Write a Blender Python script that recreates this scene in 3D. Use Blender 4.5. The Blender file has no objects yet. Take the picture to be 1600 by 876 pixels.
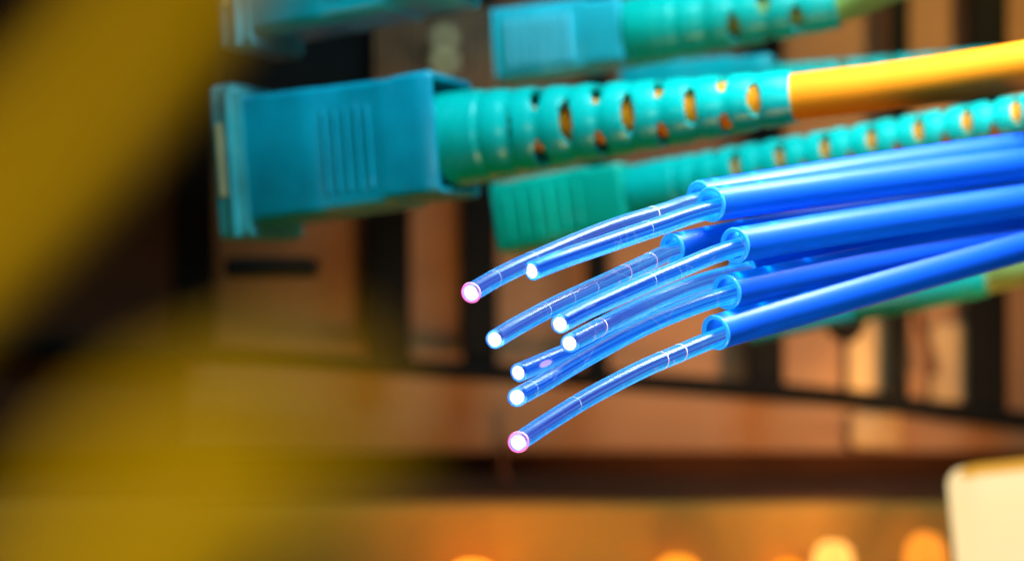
import bpy, bmesh, math, random
from mathutils import Vector, Matrix

# Macro set, built in centimetres: 1 Blender unit = 1 cm (see unit scale).
scene = bpy.context.scene
scene.unit_settings.system = 'METRIC'
scene.unit_settings.scale_length = 0.01
random.seed(7)
V = Vector

# ---------------------------------------------------------------- camera
FPX = 2830.0                                   # focal length in photo pixels (1600 wide)
cam_d = bpy.data.cameras.new('camera')
cam = bpy.data.objects.new('camera', cam_d)
scene.collection.objects.link(cam)
cam.rotation_euler = (math.radians(90), 0, 0)
cam_d.sensor_width = 36.0
cam_d.lens = 36.0 * FPX / 1600.0
cam_d.clip_start = 0.05
cam_d.clip_end = 500
cam_d.dof.use_dof = True
cam_d.dof.focus_distance = 9.85
cam_d.dof.aperture_fstop = 0.285
scene.camera = cam

# ---------------------------------------------------------------- world, lamps, exposure
world = bpy.data.worlds.new('World'); scene.world = world
world.use_nodes = True
world.node_tree.nodes['Background'].inputs[0].default_value = (0.55, 0.7, 1.0, 1)
world.node_tree.nodes['Background'].inputs[1].default_value = 0.012

def area(name, loc, target, size, size_y, power, col, spread=180):
    d = bpy.data.lights.new(name, 'AREA'); d.shape = 'RECTANGLE'
    d.spread = math.radians(spread); d.size = size; d.size_y = size_y; d.energy = power; d.color = col
    o = bpy.data.objects.new(name, d); scene.collection.objects.link(o)
    o.location = loc
    o.rotation_euler = (V(target) - V(loc)).to_track_quat('-Z', 'Y').to_euler()
    return o
def spot(name, loc, target, power, col, angle, blend=0.8, radius=0.4):
    d = bpy.data.lights.new(name, 'SPOT'); d.energy = power; d.color = col
    d.spot_size = math.radians(angle); d.spot_blend = blend; d.shadow_soft_size = radius
    o = bpy.data.objects.new(name, d); scene.collection.objects.link(o)
    o.location = loc
    o.rotation_euler = (V(target) - V(loc)).to_track_quat('-Z', 'Y').to_euler()
    return o
# cool softbox overhead, to the right
area('softbox', (2.6, 10.2, 6.5), (1.2, 12.0, 0.6), 6.0, 4.4, 620, (0.42, 0.82, 1.0), 110)
# whiter strip added over the blue tubes for their pale highlights
area('strip_light', (3.4, 9.9, 4.6), (2.6, 11.0, 0.5), 5.0, 1.1, 240, (0.78, 0.92, 1.0), 65)
# unseen warm lamp added to brighten the orange jacket
spot('jacket_fill', (3.4, 9.5, 6.0), (2.6, 11.7, 1.35), 420, (1.0, 0.78, 0.42), 22, 0.7, 0.8)
# small cool frontal light
area('front_light', (1.0, 8.3, 3.7), (-0.2, 13, 0.9), 1.2, 1.2, 115, (0.10, 0.5, 1.0))
# amber light from below
area('amber_floor_light', (0.6, 7.6, -6.0), (0.8, 13.0, 0.9), 2.0, 1.5, 80, (1.0, 0.70, 0.10), 120)
# warm lamps on the rack behind
spot('rack_lamp', (4.5, 12.5, -0.9), (3.4, 20, -1.0), 2200, (1.0, 0.55, 0.22), 46, 1.0)
spot('rack_lamp', (0.2, 12.5, -2.7), (-0.2, 20, -1.1), 900, (1.0, 0.52, 0.18), 42, 1.0)
spot('ledge_lamp', (1.0, 13.0, -7.5), (1.5, 18.5, -2.9), 720, (1.0, 0.5, 0.08), 60, 1.0)
spot('rack_lamp', (5.0, 13, 6.0), (5.0, 20, 2.8), 2200, (1.0, 0.78, 0.25), 40, 1.0)
spot('rack_lamp', (5.2, 13.5, 0.6), (3.95, 20.3, -1.35), 2600, (1.0, 0.66, 0.25), 12, 1.0, 0.3)
# light for the yellow cords beside the lens
area('side_light', (-2.5, -1.0, 1.2), (-0.45, 1.7, 0.0), 0.8, 0.8, 140, (1.0, 0.80, 0.35))

scene.view_settings.view_transform = 'Standard'
scene.view_settings.look = 'None'
scene.view_settings.exposure = 0.0
scene.view_settings.gamma = 1.0
scene.view_settings.use_curve_mapping = False
scene.render.engine = 'CYCLES'
scene.cycles.use_denoising = True
scene.cycles.max_bounces = 14
scene.cycles.transmission_bounces = 12
scene.cycles.transparent_max_bounces = 12
scene.cycles.caustics_reflective = False
scene.cycles.caustics_refractive = False
scene.cycles.sample_clamp_indirect = 4.0
scene.cycles.blur_glossy = 0.5

# ---------------------------------------------------------------- helpers
def at(px, py, d):
    """point that stands at distance d from the lens in the direction of a photo pixel"""
    return V(((px - 800) / FPX * d, d, (438 - py) / FPX * d))
def link(name, me, mat, parent=None):
    o = bpy.data.objects.new(name, me); scene.collection.objects.link(o)
    if mat is not None:
        me.materials.clear(); me.materials.append(mat)
    if parent is not None:
        o.parent = parent
        o.matrix_parent_inverse = Matrix.Identity(4)
    return o
def empty(name, loc, label, cat, group=None):
    o = bpy.data.objects.new(name, None); scene.collection.objects.link(o)
    o.location = loc; o.empty_display_size = 0.2
    return tag(o, label, cat, group)
def tag(o, label, cat, group=None, kind=None):
    if label: o['label'] = label
    if cat: o['category'] = cat
    if group: o['group'] = group
    if kind: o['kind'] = kind
    return o
def catmull(pts, n):
    P = [2 * pts[0] - pts[1]] + list(pts) + [2 * pts[-1] - pts[-2]]
    out = []
    for i in range(1, len(P) - 2):
        p0, p1, p2, p3 = P[i-1], P[i], P[i+1], P[i+2]
        for k in range(n):
            t = k / n
            out.append(0.5 * ((2*p1) + (p2-p0)*t + (2*p0-5*p1+4*p2-p3)*t*t + (3*p1-p0-3*p2+p3)*t**3))
    out.append(pts[-1].copy())
    return out
def frames(path):
    n = len(path); T = []
    for i in range(n):
        T.append((path[min(i+1, n-1)] - path[max(i-1, 0)]).normalized())
    up = V((0, 0, 1)); a = (up - T[0]*up.dot(T[0])).normalized()
    F = []
    for i in range(n):
        a = (a - T[i]*a.dot(T[i])).normalized()
        F.append((T[i], a, T[i].cross(a)))
    return F
def sweep(path, rad, segs, base=V((0,0,0)), cut=None, cap0=False, cap1=False, skip=None):
    """tube along a path; rad is a number or a function of (i, t, angle); cut = normal of the first end"""
    F = frames(path); n = len(path); L = [0.0]
    for i in range(1, n): L.append(L[-1] + (path[i]-path[i-1]).length)
    vs, fs, uv = [], [], []
    for i in range(n):
        T, A, B = F[i]
        for k in range(segs):
            th = 2*math.pi*k/segs
            r = rad(i, L[i]/L[-1], th) if callable(rad) else rad
            o = A*(r*math.cos(th)) + B*(r*math.sin(th))
            if cut is not None:
                fall = max(0.0, 1 - L[i]/(4*r))
                s = -(o.dot(cut)) / T.dot(cut)
                o = o + T*(s*fall)
            vs.append(path[i] + o - base)
    for i in range(n-1):
        for k in range(segs):
            if skip and skip(i, k): continue
            k2 = (k+1) % segs
            fs.append((i*segs+k, i*segs+k2, (i+1)*segs+k2, (i+1)*segs+k))
            uv.append(((k/segs, L[i]), ((k+1)/segs, L[i]), ((k+1)/segs, L[i+1]), (k/segs, L[i+1])))
    for on, i, rev in ((cap0, 0, True), (cap1, n-1, False)):
        if on:
            ring = [i*segs+k for k in range(segs)]
            fs.append(tuple(reversed(ring)) if rev else tuple(ring))
            uv.append(tuple((0.5, L[i]) for _ in ring))
    me = bpy.data.meshes.new('swept')
    me.from_pydata(vs, [], fs)
    ul = me.uv_layers.new(name='UVMap')
    j = 0
    for f in uv:
        for c in f:
            ul.data[j].uv = c; j += 1
    me.polygons.foreach_set('use_smooth', [len(p.vertices) <= 4 for p in me.polygons])
    me.update()
    return me
def frame_on(p0, p1):
    """local frame for a plug: x along its axis, y away from the lens, z up"""
    x = (p1-p0).normalized(); z = V((0,0,1)); z = (z - x*z.dot(x)).normalized(); y = z.cross(x)
    return Matrix((x, y, z)).transposed().to_4x4()
def rrect(hy, z0, z1, r, n=4):
    pts = []
    for cy, cz, a0 in ((hy-r, z1-r, 0), (-hy+r, z1-r, 90), (-hy+r, z0+r, 180), (hy-r, z0+r, 270)):
        for k in range(n+1):
            a = math.radians(a0 + 90*k/n)
            pts.append((cy + r*math.cos(a), cz + r*math.sin(a)))
    return pts
def loft(sections, cap0=True, cap1=True):
    """sections: list of (x, ring of (y, z))"""
    vs, fs = [], []; m = len(sections[0][1])
    for x, ring in sections:
        for y, z in ring: vs.append((x, y, z))
    for i in range(len(sections)-1):
        for k in range(m):
            k2 = (k+1) % m
            fs.append((i*m+k, i*m+k2, (i+1)*m+k2, (i+1)*m+k))
    if cap0: fs.append(tuple(reversed(range(m))))
    if cap1: fs.append(tuple(range((len(sections)-1)*m, len(sections)*m)))
    me = bpy.data.meshes.new('loft'); me.from_pydata(vs, [], fs); me.update()
    bm = bmesh.new(); bm.from_mesh(me); bmesh.ops.recalc_face_normals(bm, faces=bm.faces); bm.to_mesh(me); bm.free()
    return me
def box(lo, hi, bev=0.0, seg=2):
    bm = bmesh.new(); bmesh.ops.create_cube(bm, size=1.0)
    for v in bm.verts:
        v.co = V([lo[i] + (v.co[i]+0.5)*(hi[i]-lo[i]) for i in range(3)])
    if bev: bmesh.ops.bevel(bm, geom=list(bm.edges), offset=bev, segments=seg, affect='EDGES', profile=0.5)
    me = bpy.data.meshes.new('box'); bm.to_mesh(me); bm.free()
    return me
def smooth_by_angle(me, deg=40):
    me.polygons.foreach_set('use_smooth', [True]*len(me.polygons))
    try: me.set_sharp_from_angle(angle=math.radians(deg))
    except Exception: pass
    return me

# ---------------------------------------------------------------- materials
def nodes(name):
    m = bpy.data.materials.new(name); m.use_nodes = True
    nt = m.node_tree; b = nt.nodes['Principled BSDF']
    return m, nt, b
def plastic(name, col, rough=0.4, var=0.15, scale=3.0, bump=0.02, metal=0.0, coat=0.0, spec=0.5, sss=0.0, wear=None):
    m, nt, b = nodes(name)
    tc = nt.nodes.new('ShaderNodeTexCoord')
    nz = nt.nodes.new('ShaderNodeTexNoise'); nz.inputs['Scale'].default_value = scale; nz.inputs['Detail'].default_value = 6
    nt.links.new(tc.outputs['Object'], nz.inputs['Vector'])
    rp = nt.nodes.new('ShaderNodeValToRGB')
    rp.color_ramp.elements[0].position = 0.3; rp.color_ramp.elements[1].position = 0.7
    rp.color_ramp.elements[0].color = tuple(c*(1-var) for c in col) + (1,)
    rp.color_ramp.elements[1].color = tuple(min(1, c*(1+var)) for c in col) + (1,)
    nt.links.new(nz.outputs['Fac'], rp.inputs['Fac']); nt.links.new(rp.outputs['Color'], b.inputs['Base Color'])
    if wear:                                    # pale scuffs where the moulding has rubbed
        n5 = nt.nodes.new('ShaderNodeTexNoise'); n5.inputs['Scale'].default_value = 5.5; n5.inputs['Detail'].default_value = 8; n5.inputs['Roughness'].default_value = 0.7
        nt.links.new(tc.outputs['Object'], n5.inputs['Vector'])
        mw = nt.nodes.new('ShaderNodeMapRange'); mw.inputs['From Min'].default_value = 0.60; mw.inputs['From Max'].default_value = 0.72; mw.inputs['To Max'].default_value = 0.4
        nt.links.new(n5.outputs['Fac'], mw.inputs['Value'])
        mm = nt.nodes.new('ShaderNodeMix'); mm.data_type = 'RGBA'; mm.inputs[7].default_value = wear + (1,)
        nt.links.new(mw.outputs[0], mm.inputs['Factor']); nt.links.new(rp.outputs['Color'], mm.inputs[6]); nt.links.new(mm.outputs[2], b.inputs['Base Color'])
    n2 = nt.nodes.new('ShaderNodeTexNoise'); n2.inputs['Scale'].default_value = scale*14
    nt.links.new(tc.outputs['Object'], n2.inputs['Vector'])
    mr = nt.nodes.new('ShaderNodeMapRange'); mr.inputs['To Min'].default_value = rough*0.75; mr.inputs['To Max'].default_value = min(1, rough*1.3)
    nt.links.new(n2.outputs['Fac'], mr.inputs['Value']); nt.links.new(mr.outputs['Result'], b.inputs['Roughness'])
    bp = nt.nodes.new('ShaderNodeBump'); bp.inputs['Strength'].default_value = 0.25; bp.inputs['Distance'].default_value = bump
    nt.links.new(n2.outputs['Fac'], bp.inputs['Height']); nt.links.new(bp.outputs['Normal'], b.inputs['Normal'])
    b.inputs['Metallic'].default_value = metal; b.inputs['Coat Weight'].default_value = coat
    b.inputs['Specular IOR Level'].default_value = spec
    if sss:
        b.inputs['Subsurface Weight'].default_value = sss
        b.inputs['Subsurface Radius'].default_value = (0.02, 0.1, 0.12)
    return m
def glow(name, col, strength, base=0.8):
    m, nt, b = nodes(name)
    b.inputs['Specular IOR Level'].default_value = 0.5 if base > 0.5 else 0.05; b.inputs['Roughness'].default_value = 0.6
    b.inputs['Base Color'].default_value = (base, base, base, 1)
    b.inputs['Emission Color'].default_value = col + (1,)
    b.inputs['Emission Strength'].default_value = strength
    return m
M = {}
M['teal'] = plastic('aqua_plastic', (0.0, 0.36, 0.37), 0.3, 0.25, 2.0, 0.006, wear=(0.2, 0.45, 0.5))
M['blue_teal'] = plastic('blue_teal_plastic', (0.0, 0.27, 0.34), 0.3, 0.25, 2.0, 0.006, wear=(0.2, 0.4, 0.55))
M['emerald'] = plastic('emerald_plastic', (0.0, 0.46, 0.30), 0.32, 0.2, 2.0, 0.006, wear=(0.15, 0.5, 0.45))
M['cyan'] = plastic('cyan_plastic', (0.02, 0.44, 0.52), 0.32, 0.2, 2.0, 0.006, wear=(0.3, 0.55, 0.6))
M['grip_sheen'] = plastic('grip_sheen_plastic', (0.12, 0.5, 0.58), 0.35, 0.1, 2.0, 0.006)  # paler ridges: reflection stripes put into the grip's colour
M['boot'] = plastic('aqua_rubber', (0.0, 0.42, 0.33), 0.28, 0.08, 2.0, 0.006, spec=0.4)
M['adapter'] = plastic('adapter_plastic', (0.03, 0.26, 0.25), 0.45, 0.25, 3.0, 0.01, wear=(0.4, 0.4, 0.33))
M['orange'] = plastic('orange_jacket', (1.0, 0.25, 0.003), 0.65, 0.05, 2.0, 0.004, spec=0.15)
M['yellowgreen'] = plastic('lime_jacket', (0.28, 0.32, 0.06), 0.45, 0.08, 2.0, 0.004)
M['yellow'] = plastic('yellow_jacket', (0.72, 0.48, 0.002), 0.8, 0.06, 2.0, 0.004, spec=0.1)
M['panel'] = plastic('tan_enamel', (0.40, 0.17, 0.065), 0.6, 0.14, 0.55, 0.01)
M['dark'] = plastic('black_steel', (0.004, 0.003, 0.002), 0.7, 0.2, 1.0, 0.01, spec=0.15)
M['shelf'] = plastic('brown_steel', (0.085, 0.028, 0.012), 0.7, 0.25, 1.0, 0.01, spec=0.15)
M['ledge'] = plastic('amber_enamel', (0.45, 0.22, 0.04), 0.7, 0.12, 0.6, 0.01, spec=0.1)
M['copper'] = plastic('copper', (0.35, 0.13, 0.05), 0.35, 0.3, 3.0, 0.01, metal=0.7)
M['brass'] = plastic('brass', (0.42, 0.25, 0.09), 0.5, 0.2, 4.0, 0.01)
M['cream'] = plastic('cream_strip', (0.50, 0.42, 0.2), 0.5, 0.2, 3.0, 0.01)
M['white'] = plastic('white_print', (0.75, 0.85, 0.88), 0.5, 0.1, 3.0, 0.003)

def fibre_glass():
    """clear acrylic rod that carries blue light; fine drawn lines along it and cut marks round it"""
    m, nt, b = nodes('fibre_acrylic'); N = nt.nodes.new; Lk = nt.links.new
    uv = N('ShaderNodeUVMap'); uv.uv_map = 'UVMap'
    oi = N('ShaderNodeObjectInfo')
    mp = N('ShaderNodeMapping'); mp.inputs['Scale'].default_value = (34, 0.8, 1)
    Lk(uv.outputs['UV'], mp.inputs['Vector'])
    cb = N('ShaderNodeCombineXYZ'); Lk(oi.outputs['Random'], cb.inputs['Z'])
    sc_ = N('ShaderNodeVectorMath'); sc_.operation = 'SCALE'; sc_.inputs['Scale'].default_value = 50
    Lk(cb.outputs[0], sc_.inputs[0])
    ad = N('ShaderNodeVectorMath'); ad.operation = 'ADD'
    Lk(mp.outputs[0], ad.inputs[0]); Lk(sc_.outputs[0], ad.inputs[1])
    ns = N('ShaderNodeTexNoise'); ns.inputs['Scale'].default_value = 1.0; ns.inputs['Detail'].default_value = 4
    Lk(ad.outputs[0], ns.inputs['Vector'])
    rp = N('ShaderNodeValToRGB'); e = rp.color_ramp.elements
    e[0].position = 0.36; e[0].color = (0.0, 0.025, 0.24, 1)
    e[1].position = 0.70; e[1].color = (0.06, 0.42, 1.0, 1)
    k = e.new(0.5); k.color = (0.0, 0.17, 0.72, 1)
    Lk(ns.outputs['Fac'], rp.inputs['Fac'])
    sp = N('ShaderNodeSeparateXYZ'); Lk(uv.outputs['UV'], sp.inputs[0])
    ml = N('ShaderNodeMapRange'); ml.inputs['From Min'].default_value = 0.2; ml.inputs['From Max'].default_value = 1.15
    ml.inputs['To Max'].default_value = 0.95
    Lk(sp.outputs['Y'], ml.inputs['Value'])
    rc2 = N('ShaderNodeValToRGB'); e2 = rc2.color_ramp.elements
    e2[0].position = 0.36; e2[0].color = (0.0, 0.05, 0.3, 1); e2[1].position = 0.70; e2[1].color = (0.06, 0.62, 1.0, 1)
    k2 = e2.new(0.5); k2.color = (0.0, 0.30, 0.8, 1)
    Lk(ns.outputs['Fac'], rc2.inputs['Fac'])
    mxa = N('ShaderNodeMix'); mxa.data_type = 'RGBA'
    Lk(ml.outputs[0], mxa.inputs['Factor']); Lk(rp.outputs['Color'], mxa.inputs[6]); Lk(rc2.outputs['Color'], mxa.inputs[7])
    # cut marks round the rod
    mp2 = N('ShaderNodeMapping'); mp2.inputs['Scale'].default_value = (1.2, 13, 1)
    Lk(uv.outputs['UV'], mp2.inputs['Vector'])
    ad2 = N('ShaderNodeVectorMath'); ad2.operation = 'ADD'; Lk(mp2.outputs[0], ad2.inputs[0]); Lk(sc_.outputs[0], ad2.inputs[1])
    vo = N('ShaderNodeTexVoronoi'); vo.feature = 'DISTANCE_TO_EDGE'; vo.inputs['Scale'].default_value = 1.0
    Lk(ad2.outputs[0], vo.inputs['Vector'])
    lt = N('ShaderNodeMath'); lt.operation = 'LESS_THAN'; lt.inputs[1].default_value = 0.011
    Lk(vo.outputs['Distance'], lt.inputs[0])
    # only here and there
    n3 = N('ShaderNodeTexNoise'); n3.inputs['Scale'].default_value = 0.6; Lk(ad2.outputs[0], n3.inputs['Vector'])
    gt = N('ShaderNodeMath'); gt.operation = 'GREATER_THAN'; gt.inputs[1].default_value = 0.52
    Lk(n3.outputs['Fac'], gt.inputs[0])
    mu = N('ShaderNodeMath'); mu.operation = 'MULTIPLY'; Lk(lt.outputs[0], mu.inputs[0]); Lk(gt.outputs[0], mu.inputs[1])
    m2 = N('ShaderNodeMath'); m2.operation = 'MULTIPLY'; m2.inputs[1].default_value = 0.45; Lk(mu.outputs[0], m2.inputs[0])
    mx = N('ShaderNodeMix'); mx.data_type = 'RGBA'
    Lk(m2.outputs[0], mx.inputs['Factor']); Lk(mxa.outputs[2], mx.inputs[6]); mx.inputs[7].default_value = (0.5, 0.8, 1, 1)
    Lk(mx.outputs[2], b.inputs['Emission Color'])
    b.inputs['Emission Strength'].default_value = 0.48
    b.inputs['Base Color'].default_value = (0.45, 0.75, 1.0, 1)
    b.inputs['Transmission Weight'].default_value = 1.0
    b.inputs['Specular IOR Level'].default_value = 0.12; b.inputs['IOR'].default_value = 1.40; b.inputs['Roughness'].default_value = 0.28
    bp = N('ShaderNodeBump'); bp.inputs['Strength'].default_value = 0.4; bp.inputs['Distance'].default_value = 0.004
    Lk(ns.outputs['Fac'], bp.inputs['Height']); Lk(bp.outputs['Normal'], b.inputs['Normal'])
    return m
M['fibre'] = fibre_glass()
M['core'] = glow('fibre_core', (0.02, 0.07, 0.75), 0.6, 0.1)
def tip_mat():
    m, nt, b = nodes('fibre_light')
    tc = nt.nodes.new('ShaderNodeTexCoord'); nz = nt.nodes.new('ShaderNodeTexNoise'); nz.inputs['Scale'].default_value = 22; nz.inputs['Detail'].default_value = 3
    nt.links.new(tc.outputs['Object'], nz.inputs['Vector'])
    rp = nt.nodes.new('ShaderNodeValToRGB'); e = rp.color_ramp.elements
    e[0].position = 0.35; e[0].color = (0.95, 0.66, 0.72, 1); e[1].position = 0.62; e[1].color = (1.0, 0.97, 0.90, 1)
    nt.links.new(nz.outputs['Fac'], rp.inputs['Fac']); nt.links.new(rp.outputs['Color'], b.inputs['Emission Color'])
    b.inputs['Emission Strength'].default_value = 1.15
    return m
M['core_pink'] = glow('fibre_core_pink', (0.12, 0.06, 0.55), 0.5, 0.1)
M['tip'] = tip_mat()
M['glint'] = glow('pink_glint', (0.85, 0.35, 0.95), 1.0)
M['halo_rim'] = glow('magenta_halo_rim', (1.0, 0.05, 0.62), 1.2)
M['ring_pink'] = glow('pink_mark', (0.95, 0.42, 0.6), 0.9)
M['ring_blue'] = glow('pale_mark', (0.35, 0.65, 1.0), 0.6)

def sheath_mat():
    """translucent blue tubing: glossy skin, lets the light of the fibre inside through"""
    m, nt, b = nodes('blue_sheath')
    b.inputs['Base Color'].default_value = (0.0, 0.125, 0.95, 1)
    b.inputs['Roughness'].default_value = 0.5
    b.inputs['IOR'].default_value = 1.5
    b.inputs['Transmission Weight'].default_value = 0.25
    b.inputs['Coat Weight'].default_value = 0.6; b.inputs['Coat Roughness'].default_value = 0.34
    tr = nt.nodes.new('ShaderNodeBsdfTranslucent'); tr.inputs['Color'].default_value = (0.02, 0.5, 1.0, 1)
    mx = nt.nodes.new('ShaderNodeMixShader'); mx.inputs[0].default_value = 0.36
    nt.links.new(b.outputs[0], mx.inputs[1]); nt.links.new(tr.outputs[0], mx.inputs[2])
    nt.links.new(mx.outputs[0], nt.nodes['Material Output'].inputs['Surface'])
    return m
M['sheath'] = sheath_mat()
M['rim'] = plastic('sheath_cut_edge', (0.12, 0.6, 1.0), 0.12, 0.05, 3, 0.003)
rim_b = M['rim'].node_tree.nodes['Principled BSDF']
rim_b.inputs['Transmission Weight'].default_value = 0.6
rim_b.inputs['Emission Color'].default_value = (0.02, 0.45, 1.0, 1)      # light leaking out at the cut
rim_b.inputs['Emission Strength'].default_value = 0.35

# ---------------------------------------------------------------- setting: rack behind
def slab(name, px0, px1, py0, py1, d, thick, mat, parent=None, bev=0.03, base=V((0,0,0))):
    a = at(px0, py1, d); b_ = at(px1, py0, d)
    return link(name, box(V((a.x, d, a.z)) - base, V((b_.x, d+thick, b_.z)) - base, bev), mat, parent)
bp_ = slab('back_panel', -700, 2300, -500, 706, 20.5, 0.4, M['panel'], None, 0.02)
tag(bp_, None, None, None, 'structure')
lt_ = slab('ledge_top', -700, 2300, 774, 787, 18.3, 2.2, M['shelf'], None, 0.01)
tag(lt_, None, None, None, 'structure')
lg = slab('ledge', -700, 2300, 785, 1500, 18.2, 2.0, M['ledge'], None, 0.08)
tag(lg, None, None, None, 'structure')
sp_ = slab('darkening_panel', -900, 276, -600, 712, 19.75, 0.5, M['shelf'], None, 0.03)  # dark panel added to deepen the dim side of the rack
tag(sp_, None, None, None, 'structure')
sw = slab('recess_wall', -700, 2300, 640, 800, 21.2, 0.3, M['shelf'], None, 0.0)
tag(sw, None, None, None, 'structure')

rack = empty('rack_frame', at(800, 600, 19.6), 'black steel frame of uprights and a bowed rail behind the plugs', 'rack frame')
rb = rack.location.copy()
for (x0, x1, y0, y1) in ((272, 332, -200, 548), (572, 640, -200, 562), (722, 778, -200, 585), (915, 952, -200, 596),
                         (1170, 1226, -200, 612), (1393, 1422, -200, 628), (1518, 1576, -200, 640), (1700, 1760, -200, 640)):
    slab('upright', x0, x1, y0, y1, 19.6, 0.25, M['dark'], rack, 0.03, rb)
rail = catmull([at(-300, 520, 19.45), at(130, 546, 19.45), at(600, 572, 19.45), at(1000, 596, 19.45), at(1300, 620, 19.45), at(1560, 652, 19.45), at(1900, 690, 19.45)], 10)
link('rail', sweep(rail, 0.10, 16, rb, None, True, True), M['dark'], rack)

# pale plates and loose wires on the rack, all far out of focus
M['plate'] = plastic('pale_tan_plate', (0.62, 0.36, 0.15), 0.6, 0.2, 0.9, 0.01)
for (x0, x1, y0, y1, lab) in ((1326, 1390, 500, 612, 'pale tan plate beside the thin upright under the teal boot'),
                              (1330, 1408, 645, 700, 'pale tan plate below the bowed rail above the dark shelf'),
                              (1455, 1512, 505, 628, 'pale tan plate between the two uprights near the picture edge')):
    o = slab('plate', x0, x1, y0, y1, 20.2, 0.12, M['plate'], None, 0.03)
    tag(o, lab, 'plate', 'pale plates on the rack')
for pts, mat, rr, lab in (([at(1432, 470, 19.3), at(1440, 510, 19.3), at(1455, 555, 19.3), at(1460, 585, 19.3)], 'shelf', 0.05, 'short brown wire hanging beside the uprights under the teal boot'),
                      ([at(790, 690, 18.9), at(786, 725, 18.9), at(794, 752, 18.9), at(818, 768, 18.9)], 'shelf', 0.04, 'short brown wire hanging over the dark shelf below the magenta tip')):
    p = catmull(pts, 8)
    o = link('loose_wire', sweep(p, rr, 10, p[0], None, True, True), M[mat]); o.location = p[0]
    tag(o, lab, 'wire', 'loose wires on the rack')

# copper contact block between the plugs
cb_ = empty('contact_block', at(680, 100, 17.0), 'block of upright copper contacts between the two stacked aqua plugs', 'contact block')
for i, px in enumerate(range(584, 770, 13)):
    h = random.uniform(-6, 6)
    slab('contact', px, px+9, 10+h, 160, 17.0 + random.uniform(0, .12), 0.15, M['copper'], cb_, 0.012, cb_.location)
slab('shadow_backing', 340, 775, 0, 170, 17.25, 0.1, M['dark'], cb_, 0.01, cb_.location)  # black backing also stands in for the plugs' shadow here
# brass two-hole tag
bm = bmesh.new()
def ring_plate(bm, cx, cz, ro, ri, y0, y1, n=20):
    L = []
    for y in (y0, y1):
        for r in (ro, ri):
            L.append([bm.verts.new((cx + r*math.cos(2*math.pi*k/n), y, cz + r*math.sin(2*math.pi*k/n))) for k in range(n)])
    for k in range(n):
        k2 = (k+1) % n
        bm.faces.new((L[0][k], L[0][k2], L[1][k2], L[1][k])); bm.faces.new((L[2][k], L[3][k], L[3][k2], L[2][k2]))
        bm.faces.new((L[0][k], L[2][k], L[2][k2], L[0][k2])); bm.faces.new((L[1][k], L[1][k2], L[3][k2], L[3][k]))
ring_plate(bm, 0, 0.12, 0.155, 0.05, -0.04, 0.04); ring_plate(bm, 0, -0.13, 0.165, 0.045, -0.041, 0.041)
bmesh.ops.recalc_face_normals(bm, faces=bm.faces)
me = bpy.data.meshes.new('tag'); bm.to_mesh(me); bm.free()
o = link('metal_tag', me, M['brass']); o.location = at(695, 78, 16.8); o.scale = (0.8, 1, 0.85)
tag(o, 'small brass tag with two holes in front of the copper contacts', 'metal tag')

# dark clip under the lower adapter, and a curved shadow modelled as a dark hook
o = slab('latch_clip', 350, 490, 402, 434, 15.6, 0.5, M['dark'], None, 0.05)
tag(o, 'flat black latch clip under the lower adapter flange', 'latch clip')
hk = catmull([at(1292, 440, 18.5), at(1296, 495, 18.5), at(1318, 522, 18.5), at(1340, 505, 18.5), at(1346, 440, 18.5)], 8)
o = link('shadow_hook', sweep(hk, 0.085, 12, hk[0], None, True, True), M['dark']); o.location = hk[0]
tag(o, 'curved black shadow shape below the aqua boot under the blue tubes', 'shadow shape')

# ---------------------------------------------------------------- plugs
def solve(p0, p1, px):
    lo, hi = -3.0, 4.0
    for _ in range(60):
        t = (lo+hi)/2; p = p0 + (p1-p0)*t
        if 800 + p.x/p.y*FPX < px: lo = t
        else: hi = t
    return (p1-p0).length * (lo+hi)/2
def boot_mesh(x0, x1, r0, r1, collar, pitch, phase=0.0, segs=48):
    """strain-relief boot: smooth collar, then rings joined by alternate bridges (open slots between)"""
    dx = pitch/14.0
    n = int((x1-x0)/dx); path = [V((x0 + (x1-x0)*i/n, 0, 0)) for i in range(n+1)]
    def rad(i, t, th):
        x = path[i].x - x0
        r = r0 + (r1-r0)*min(1, max(0, (x-collar*0.6)/(x1-x0-collar*0.6)))**0.9
        if x < 0.05: r *= 0.80 + 0.20*math.sin(math.pi/2*x/0.05)
        if x > collar:
            ph = ((x-collar)/pitch) % 1.0
            r *= 1.0 - 0.035*(0.5+0.5*math.cos(2*math.pi*ph))**2
        return r
    def skip(i, k):
        x = path[i].x - x0 + dx/2
        if x < collar + pitch*1.1 or x > x1-x0-pitch*0.6: return False
        q = (x-collar)/pitch + 0.5; row = int(q); f = q - row
        if not (0.29 < f < 0.71): return False
        th = 360.0*(k+0.5)/segs + phase
        c = 90 if row % 2 else 30                # three slots a ring, staggered from ring to ring
        dlt = abs((th - c + 60) % 120 - 60)
        return dlt < 38 - 24*(abs(f-0.5)/0.21)**2
    me = sweep(path, rad, segs, skip=skip)
    return me
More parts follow.
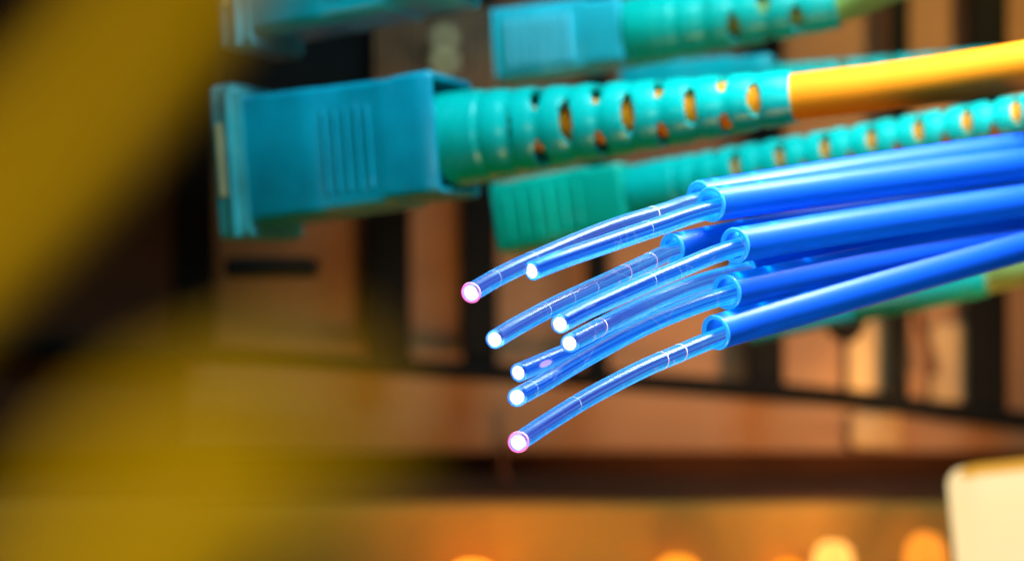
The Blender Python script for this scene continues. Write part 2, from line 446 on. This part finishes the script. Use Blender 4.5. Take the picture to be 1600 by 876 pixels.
def plug(label, p0, p1, px_a, px_b, px_c, hh, hy, r0, r1, collar, pitch, jacket_pts, rj, jacket='orange', latch=True, ridges=(), taper=0.88, hollow=True, phase=0.0, ridge_top=0.72, ridge_out=0.006, shell='teal', grip=None, group='aqua fibre plugs'):
    """housing from pixel px_a to px_b, boot from px_b to px_c along the line p0-p1"""
    root = empty('patch_cord', p0, label, 'patch cord', group)
    R = frame_on(p0, p1); root.matrix_world = Matrix.Translation(p0) @ R
    xa, xb, xc = (solve(p0, p1, q) for q in (px_a, px_b, px_c))
    L = xb-xa; h2 = hh*taper; lt = 0.055 if latch else 0.0
    S = [(xa+0.02, rrect(hy-0.02, -hh+0.02, hh-0.02, 0.05)), (xa, rrect(hy, -hh, hh, 0.05)),
         (xa+L*0.30, rrect(hy, -hh*.985, hh*.985, 0.05)), (xa+L*0.40, rrect(hy, -hh*.98, hh*.98, 0.05)),
         (xa+L*0.41, rrect(hy*0.985, -hh*.96, hh*.975, 0.05)),
         (xa+L*0.70, rrect(hy*0.985, -hh*.94, hh*.965, 0.05)), (xa+L*0.715, rrect(hy, -h2, hh*.965, 0.05)),
         (xa+L*0.76, rrect(hy, -h2, h2+lt*0.62, 0.05)), (xa+L*0.83, rrect(hy, -h2, h2+lt*0.9, 0.05)), (xa+L*0.90, rrect(hy, -h2, h2+lt, 0.05)),
         (xa+L*0.985, rrect(hy, -h2, h2+lt, 0.05)), (xa+L, rrect(hy-0.012, -h2+0.012, h2+lt-0.012, 0.045))]
    if hollow:
        w = 0.05
        S += [(xa+L, rrect(hy-w, -h2+w, h2+lt-w, 0.03)), (xa+L*0.55, rrect(hy-w, -h2+w, h2-w, 0.03))]
    hs = link('housing', smooth_by_angle(loft(S), 35), M[shell], root)
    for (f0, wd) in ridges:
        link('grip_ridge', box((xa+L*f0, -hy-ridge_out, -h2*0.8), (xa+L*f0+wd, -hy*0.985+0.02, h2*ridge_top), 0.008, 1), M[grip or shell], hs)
    bt = link('boot', boot_mesh(xb-(0.14 if hollow else 0.02), xc, r0, r1, collar, pitch, phase), M['boot'], root)
    sd = bt.modifiers.new('wall', 'SOLIDIFY'); sd.thickness = max(0.03, r1*0.28); sd.offset = -1
    bv = bt.modifiers.new('round', 'BEVEL'); bv.width = 0.008; bv.segments = 2; bv.limit_method = 'ANGLE'; bv.angle_limit = math.radians(50)
    # jacket runs through the boot and on
    inv = root.matrix_world.inverted()
    pts = [V((xb+0.02, 0, 0)), V(((xb+xc)/2, 0, 0)), V((xc, 0, 0))] + [inv @ q for q in jacket_pts]
    link('jacket', sweep(catmull(pts, 12), rj, 28, cap0=True, cap1=True), M[jacket], root)
    return root
A0, A1 = at(385, 258, 13.4), at(1240, 152, 12.0)
plug('blue-teal plug with thick orange jacket, its slotted boot reaching above the blue tubes', A0, A1, 424, 712, 1240, 0.455, 0.40, 0.335, 0.178, 0.40, 0.215,
     [at(1420, 130, 11.75), at(1640, 96, 11.4), at(1900, 50, 11.0), at(2600, -40, 10.6)], 0.155, ridges=[(0.42+0.058*i, 0.03) for i in range(5)], ridge_top=0.66, shell='blue_teal')
SH = V((0.0, 0.0, 1.37))
upper = plug('aqua plug at the top of the picture above the other stacked plug', A0+SH, A1+SH, 424, 712, 1240, 0.455, 0.40, 0.335, 0.178, 0.40, 0.215,
     [at(1420, -190, 11.75), at(1900, -290, 11.0)], 0.155, ridges=[(0.42+0.058*i, 0.03) for i in range(5)], ridge_top=0.66, shell='teal')
hs_ = [c for c in upper.children if c.name.startswith('housing')][0]
x_a = solve(A0+SH, A1+SH, 424); x_b = solve(A0+SH, A1+SH, 712)
for i in range(7):
    q = x_a + (x_b-x_a)*(0.44 + 0.036*i)
    link('printed_mark', box((q, -0.415, -0.30), (q + (0.026 if i % 3 else 0.034), -0.398, -0.12), 0.004, 1), M['white'], hs_)
C0, C1 = at(770, 78, 14.7), at(1310, 10, 13.7)
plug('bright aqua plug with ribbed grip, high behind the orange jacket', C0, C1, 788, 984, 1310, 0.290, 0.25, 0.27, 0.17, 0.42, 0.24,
     [at(1420, -30, 13.4), at(1700, -110, 13.0)], 0.12, 'yellowgreen', latch=False, ridges=[(0.12+0.078*i, 0.035) for i in range(7)], ridge_out=0.035, grip='grip_sheen', shell='cyan', hollow=False, phase=30)
D0, D1 = at(776, 346, 14.8), at(1600, 186, 13.0)
plug('emerald plug whose long slotted boot runs between orange jacket and blue tubes', D0, D1, 794, 990, 1680, 0.285, 0.25, 0.235, 0.17, 0.42, 0.175,
     [at(1800, 150, 12.7), at(2600, 20, 12.0)], 0.135, 'orange', latch=False, ridges=[(0.10+0.11*i, 0.03) for i in range(6)], ridge_out=0.02, shell='emerald', hollow=False, phase=20)
E0, E1 = at(1000, 148, 15.8), at(1600, 92, 14.8)
plug('teal plug mostly hidden behind the orange jacket', E0, E1, 980, 1212, 1560, 0.25, 0.22, 0.15, 0.12, 0.2, 0.2,
     [at(1800, 60, 14.5), at(2600, -20, 14.0)], 0.09, 'yellowgreen', latch=False, hollow=False)
F0, F1 = at(1180, 498, 15.2), at(1540, 434, 14.6)
plug('teal boot with lime jacket half hidden under the blue tubes', F0, F1, 1170, 1330, 1540, 0.19, 0.18, 0.17, 0.145, 0.9, 0.2,
     [at(1620, 416, 14.4), at(1900, 370, 14.0), at(2600, 280, 13.6)], 0.13, 'yellowgreen', latch=False, hollow=False)

# adapters the two stacked plugs sit in
for off, lab in ((V((0,0,0)), 'dull teal adapter flange with cream strip holding the lower stacked plug'), (SH, 'dull teal adapter flange at the top edge holding the upper stacked plug')):
    root = empty('adapter', A0+off, lab, 'adapter', 'adapter flanges')
    root.matrix_world = Matrix.Translation(A0+off) @ frame_on(A0, A1)
    xa = solve(A0, A1, 384); xb = solve(A0, A1, 425)
    fl = link('flange', smooth_by_angle(loft([(xa, rrect(.46, -.56, .55, .04)), (xb-0.06, rrect(.46, -.56, .55, .04)), (xb-0.05, rrect(.44, -.53, .52, .04)), (xb-0.004, rrect(.43, -.55, .49, .04))]), 35), M['adapter'], root)
    link('strip', box((xa+0.02, -0.475, -0.26), (xa+0.085, -0.44, 0.27), 0.008, 1), M['cream'], root)
    link('rib', box((xb-0.12, -0.485, -0.56), (xb-0.07, -0.44, 0.50), 0.01, 1), M['adapter'], root)

# ---------------------------------------------------------------- blue cables with lit fibres
def fibre_cable(label, tube_end, tube_pts, fib, rt=0.099, rf=0.050, rim='blue', marks=(), twist=0.46, glint=None):
    run_on = tube_pts[-1] + (tube_pts[-1] - tube_pts[-2])*2.0      # runs on straight past the picture
    path_t = catmull([tube_end] + tube_pts + [run_on], 16)
    root = empty('fibre_cable', tube_end, label, 'fibre cable', 'blue fibre cables')
    b = root.location.copy()
    tcut = ((path_t[1]-path_t[0]).normalized()*1.0 + V((0, 1, 0))*0.35).normalized()
    # hollow sheath with a rounded lip
    n = len(path_t); F = frames(path_t)
    sh = link('sheath', sweep(path_t, lambda i, t, th: rt*(1 + 0.10*min(1, t*2)), 40, b, tcut), M['sheath'], root)
    T, A, B = F[0]; vs, fs = [], []; ns, nr = 40, 10; rc = rt-0.012
    for k in range(ns):
        th = 2*math.pi*k/ns; rad_ = A*math.cos(th) + B*math.sin(th)
        s = -(rad_.dot(tcut))/T.dot(tcut); ax = (rad_ + T*s)
        for q in range(nr):
            a = 2*math.pi*q/nr
            vs.append(path_t[0] + ax*rc + (rad_*math.cos(a) + T*math.sin(a))*0.0135 - b)
    for k in range(ns):
        for q in range(nr):
            fs.append((k*nr+q, ((k+1) % ns)*nr+q, ((k+1) % ns)*nr+(q+1) % nr, k*nr+(q+1) % nr))
    me = bpy.data.meshes.new('lip'); me.from_pydata(vs, [], fs); me.polygons.foreach_set('use_smooth', [True]*len(fs)); me.update()
    link('lip', me, M['rim'], sh)
    for j_, en in ((2, 0.5), (6, 0.3), (11, 0.15)):  # unseen point lights added inside for the cyan glow at the mouth
        ld = bpy.data.lights.new('mouth_light', 'POINT'); ld.energy = en; ld.color = (0.05, 0.55, 1.0); ld.shadow_soft_size = 0.01
        lo_ = bpy.data.objects.new('mouth_light', ld); scene.collection.objects.link(lo_); lo_.parent = root
        lo_.location = path_t[j_] + (F[j_][1]*0.35 - F[j_][2]*0.6)*rt - b
    # fibre: cladding, core, lit end
    inner = [path_t[k] for k in (10, 24, 36, n-1)]
    path = catmull(list(fib) + inner, 14)
    t0 = (path[1]-path[0]).normalized()
    view = path[0].normalized()
    cut = (t0*(1-twist) + view*twist).normalized()
    cl = link('fibre', sweep(path, rf, 28, b, cut, True, True), M['fibre'], root)
    core_path = [path[0] + t0*0.03] + path[3:]
    link('core', sweep(core_path, rf*0.34, 16, b, None, True, True), M['core_pink' if any(q[1] == 'pink' for q in marks) else 'core'], cl)
    T, A, B = frames(path)[0]; vs, fs = [], []
    rows = ((0.76, 0.003), (0.70, 0.012), (0.5, 0.017), (0.0001, 0.018)); ns = 28
    for f, outw in rows:
        for k in range(ns):
            th = 2*math.pi*k/ns; o_ = (A*math.cos(th) + B*math.sin(th))*rf
            s = -(o_.dot(cut))/T.dot(cut)
            vs.append(path[0] + (o_ + T*s)*f - cut*outw*0.6 - b)
    for i in range(len(rows)-1):
        for k in range(ns):
            fs.append((i*ns+k, (i+1)*ns+k, (i+1)*ns+(k+1) % ns, i*ns+(k+1) % ns))
    me = bpy.data.meshes.new('tip'); me.from_pydata(vs, [], fs); me.polygons.foreach_set('use_smooth', [True]*len(fs)); me.update()
    link('lit_tip', me, M['tip'], cl)
    if rim == 'pink':  # glowing pink rim, also standing in for the tip's halo
        vs, fs = [], []; nr = 8
        for k in range(ns):
            th = 2*math.pi*k/ns; o_ = (A*math.cos(th) + B*math.sin(th)); s = -(o_.dot(cut))/T.dot(cut); ax = o_ + T*s
            for q in range(nr):
                a = 2*math.pi*q/nr
                vs.append(path[0] + ax*rf*1.0 + (o_*math.cos(a) + cut*math.sin(a))*0.0065 - b)
        for k in range(ns):
            for q in range(nr):
                fs.append((k*nr+q, ((k+1) % ns)*nr+q, ((k+1) % ns)*nr+(q+1) % nr, k*nr+(q+1) % nr))
        me = bpy.data.meshes.new('rim'); me.from_pydata(vs, [], fs); me.polygons.foreach_set('use_smooth', [True]*len(fs)); me.update()
        link('rim', me, M['halo_rim'], cl)
    if glint:  # glowing bead added to stand for a glint in the rod
        i = min(range(len(path)), key=lambda j: abs(800 + path[j].x/path[j].y*FPX - glint))
        bm = bmesh.new(); bmesh.ops.create_uvsphere(bm, u_segments=14, v_segments=9, radius=1.0)
        T_, A_, B_ = frames(path)[i]
        Mx = Matrix((T_*0.045, A_*0.013, B_*0.013)).transposed().to_4x4(); Mx.translation = path[i] - b + B_*0.02 - A_*0.004
        bmesh.ops.transform(bm, matrix=Mx, verts=bm.verts)
        me = bpy.data.meshes.new('glint'); bm.to_mesh(me); bm.free(); me.polygons.foreach_set('use_smooth', [True]*len(me.polygons))
        link('glint', me, M['glint'], cl)
    # cut marks: hair-thin lit rings round the fibre
    FR = frames(path)
    for (px, mat) in marks:
        i = min(range(len(path)), key=lambda j: abs(800 + path[j].x/path[j].y*FPX - px))
        T, A, B = FR[i]; c2 = (T*0.5 + V((0, 1, 0))*0.4 + V((0, 0, -0.1))).normalized()
        vs, fs = [], []; nr = 6; ns2 = 24; wd = 0.0024 if mat == 'pink' else 0.0012
        for k in range(ns2):
            th = 2*math.pi*k/ns2; o_ = (A*math.cos(th) + B*math.sin(th)); s = -(o_.dot(c2))/T.dot(c2); ax = o_ + T*s
            for q in range(nr):
                a = 2*math.pi*q/nr
                vs.append(path[i] + ax*rf*1.0 + (o_*math.cos(a)*0.5 + T*math.sin(a))*wd - b)
        for k in range(ns2):
            for q in range(nr):
                fs.append((k*nr+q, ((k+1) % ns2)*nr+q, ((k+1) % ns2)*nr+(q+1) % nr, k*nr+(q+1) % nr))
        me = bpy.data.meshes.new('mark'); me.from_pydata(vs, [], fs); me.polygons.foreach_set('use_smooth', [True]*len(fs)); me.update()
        link('cut_mark', me, M['ring_pink' if mat == 'pink' else 'ring_blue'], cl)
    return root
P, Bl = 'pink', 'pale'
fibre_cable('topmost blue cable, its long fibre ending leftmost with a pink rim', at(1094, 309, 10.3), [at(1350, 268, 10.75), at(1700, 218, 11.9)],
            [at(736, 457, 9.6), at(785, 429, 9.68), at(850, 399, 9.8), at(950, 358, 10.0), at(1040, 330, 10.18), at(1094, 313, 10.32)], rim='pink', marks=[(1015, P), (830, Bl), (770, Bl)])
fibre_cable('blue cable just below the topmost one, its short fibre ending in a narrow white oval', at(1112, 319, 10.1), [at(1350, 287, 10.6), at(1700, 243, 11.8)],
            [at(831, 423, 9.7), at(880, 404, 9.76), at(950, 380, 9.88), at(1030, 353, 10.0), at(1112, 327, 10.12)], rf=0.053, marks=[(1008, Bl)], twist=0.34)
fibre_cable('blue cable set back between two others, its fibre crossed by two pink marks', at(1051, 388, 10.28), [at(1250, 352, 10.7), at(1700, 290, 12.0)],
            [at(773, 530, 9.6), at(815, 505, 9.68), at(870, 476, 9.8), at(950, 439, 9.98), at(1010, 411, 10.12), at(1051, 393, 10.3)], rt=0.088, marks=[(972, P), (1012, P), (885, Bl), (846, Bl), (920, Bl)])
fibre_cable('bright blue cable in the middle with a pale frosted fibre ending under the topmost pair', at(1149, 383, 10.05), [at(1350, 350, 10.5), at(1700, 300, 11.7)],
            [at(875, 506, 9.62), at(920, 483, 9.7), at(980, 456, 9.8), at(1060, 421, 9.92), at(1149, 387, 10.08)], marks=[(1012, Bl)])
fibre_cable('hidden blue cable whose fibre tip lies against a dark gap below the middle fibre', at(1160, 424, 10.35), [at(1350, 392, 10.8), at(1700, 336, 12.0)],
            [at(890, 536, 9.64), at(935, 512, 9.74), at(1000, 480, 9.92), at(1080, 446, 10.15), at(1160, 424, 10.4)], marks=[(936, P)])
fibre_cable('hidden blue cable whose fibre tip shows a pink spark inside', at(1165, 447, 10.5), [at(1350, 412, 10.9), at(1700, 350, 12.1)],
            [at(810, 582, 9.66), at(855, 563, 9.78), at(930, 532, 9.98), at(1030, 488, 10.25), at(1100, 464, 10.4), at(1165, 447, 10.55)], twist=0.34, glint=848)
fibre_cable('blue cable second from the bottom, fibre bent with a large round white tip', at(1136, 456, 10.08), [at(1350, 412, 10.55), at(1700, 345, 11.8)],
            [at(808, 620, 9.58), at(850, 597, 9.66), at(920, 556, 9.8), at(1000, 513, 9.92), at(1070, 483, 10.02), at(1136, 461, 10.1)], marks=[(828, Bl)], twist=0.52)
fibre_cable('lowest blue cable, its fibre ending in a magenta rimmed tip', at(1119, 519, 10.05), [at(1350, 452, 10.5), at(1700, 354, 11.7)],
            [at(810, 690, 9.55), at(855, 660, 9.63), at(920, 620, 9.74), at(1000, 578, 9.87), at(1060, 552, 9.97), at(1119, 528, 10.08)], rim='pink', marks=[(1033, P), (1062, P), (893, Bl)], twist=0.52)

# ---------------------------------------------------------------- lit things on the ledge
def lamp(label, px, py, d, r, h, col, st, power):
    root = empty('indicator_lamp', at(px, py, d), label, 'lamp', 'indicator lamps on the ledge')
    prof = [(0.0001, h), (r*0.5, h*0.96), (r*0.85, h*0.8), (r, h*0.5), (r, 0.0)]
    vs, fs = [], []; n = 20
    for rr, z in prof:
        for k in range(n): vs.append((rr*math.cos(2*math.pi*k/n), rr*math.sin(2*math.pi*k/n), z))
    for i in range(len(prof)-1):
        for k in range(n): fs.append((i*n+k, (i+1)*n+k, (i+1)*n+(k+1) % n, i*n+(k+1) % n))
    me = bpy.data.meshes.new('lens'); me.from_pydata(vs, [], fs); me.polygons.foreach_set('use_smooth', [True]*len(fs)); me.update()
    m, nt, pb = nodes('lamp_lens'); nt.nodes.remove(pb)
    tr = nt.nodes.new('ShaderNodeBsdfTranslucent'); tr.inputs['Color'].default_value = tuple(min(1, c*1.0) for c in col) + (1,)
    em = nt.nodes.new('ShaderNodeEmission'); em.inputs['Color'].default_value = col + (1,); em.inputs['Strength'].default_value = st*0.35
    ads = nt.nodes.new('ShaderNodeAddShader'); nt.links.new(tr.outputs[0], ads.inputs[0]); nt.links.new(em.outputs[0], ads.inputs[1])
    nt.links.new(ads.outputs[0], nt.nodes['Material Output'].inputs['Surface'])
    link('lens', me, m, root)
    ld = bpy.data.lights.new('lamp_bulb', 'POINT'); ld.energy = power; ld.color = col; ld.shadow_soft_size = r*0.25
    lo_ = bpy.data.objects.new('lamp_bulb', ld); scene.collection.objects.link(lo_); lo_.parent = root; lo_.location = (0, 0.1, h*0.55)
    link('holder', box((-r*1.25, -r*1.25, -r*1.5), (r*1.25, r*1.25, 0.0), 0.04), M['ledge'], root)
    return root
lamp('glowing pale yellow lamp on the ledge, brightest of the small lamps', 1302, 912, 17.6, 0.20, 0.42, (1.0, 0.66, 0.26), 0.7, 3.2)
lamp('dim amber lamp touching the brightest small lamp', 1232, 940, 17.85, 0.18, 0.42, (1.0, 0.52, 0.06), 0.4, 2.2)
lamp('orange lamp beside the big cream block', 1446, 908, 17.6, 0.20, 0.48, (1.0, 0.52, 0.12), 0.5, 2.4)
lamp('amber lamp low on the ledge below the magenta tipped fibre', 738, 955, 17.7, 0.30, 0.48, (1.0, 0.55, 0.12), 0.5, 9.0)
lamp('faint amber lamp on the ledge between the others', 1060, 940, 17.75, 0.24, 0.45, (1.0, 0.55, 0.1), 0.4, 4.0)
root = empty('cream_block', at(1560, 900, 15.2), 'large glowing cream block with rounded edge fading to amber at the ledge corner', 'lamp')
b = root.location
a0, a1 = at(1532, 980, 15.2), at(1720, 745, 15.2)
o = link('block_face', smooth_by_angle(box(a0 - b, V((a1.x, 16.2, a1.z)) - b, 0.16, 5)), glow('cream_glow', (1.0, 0.74, 0.36), 1.1, 0.03), root)  # lit cream block, its brightness put into emission
a0, a1 = at(1523, 980, 15.5), at(1720, 731, 15.5)
link('edge_falloff', smooth_by_angle(box(V((a0.x, 15.35, a0.z)) - b, V((a1.x, 16.0, a1.z)) - b, 0.18, 5)), glow('amber_falloff', (1.0, 0.47, 0.03), 0.8, 0.03), root)  # added glowing shell that stands for the light's amber falloff
root.rotation_euler = (0, math.radians(-6), 0)

# ---------------------------------------------------------------- yellow cords close to the lens
def cord(label, pts, r):
    p = catmull(pts, 16)
    o = link('yellow_cord', sweep(p, r, 28, p[0], None, True, True), M['yellow']); o.location = p[0]
    return tag(o, label, 'cord', 'yellow cords close to the lens')
cord('blurred yellow cord slanting across the upper corner close to the lens', [at(-400, 740, 1.75), at(0, 330, 1.72), at(190, 125, 1.74), at(365, -120, 1.8), at(550, -440, 2.0)], 0.044)
cord('blurred yellow cord end rising from the lower corner close to the lens', [at(110, 1350, 1.4), at(140, 1100, 1.4), at(190, 900, 1.4), at(310, 765, 1.4), at(540, 690, 1.42)], 0.058)
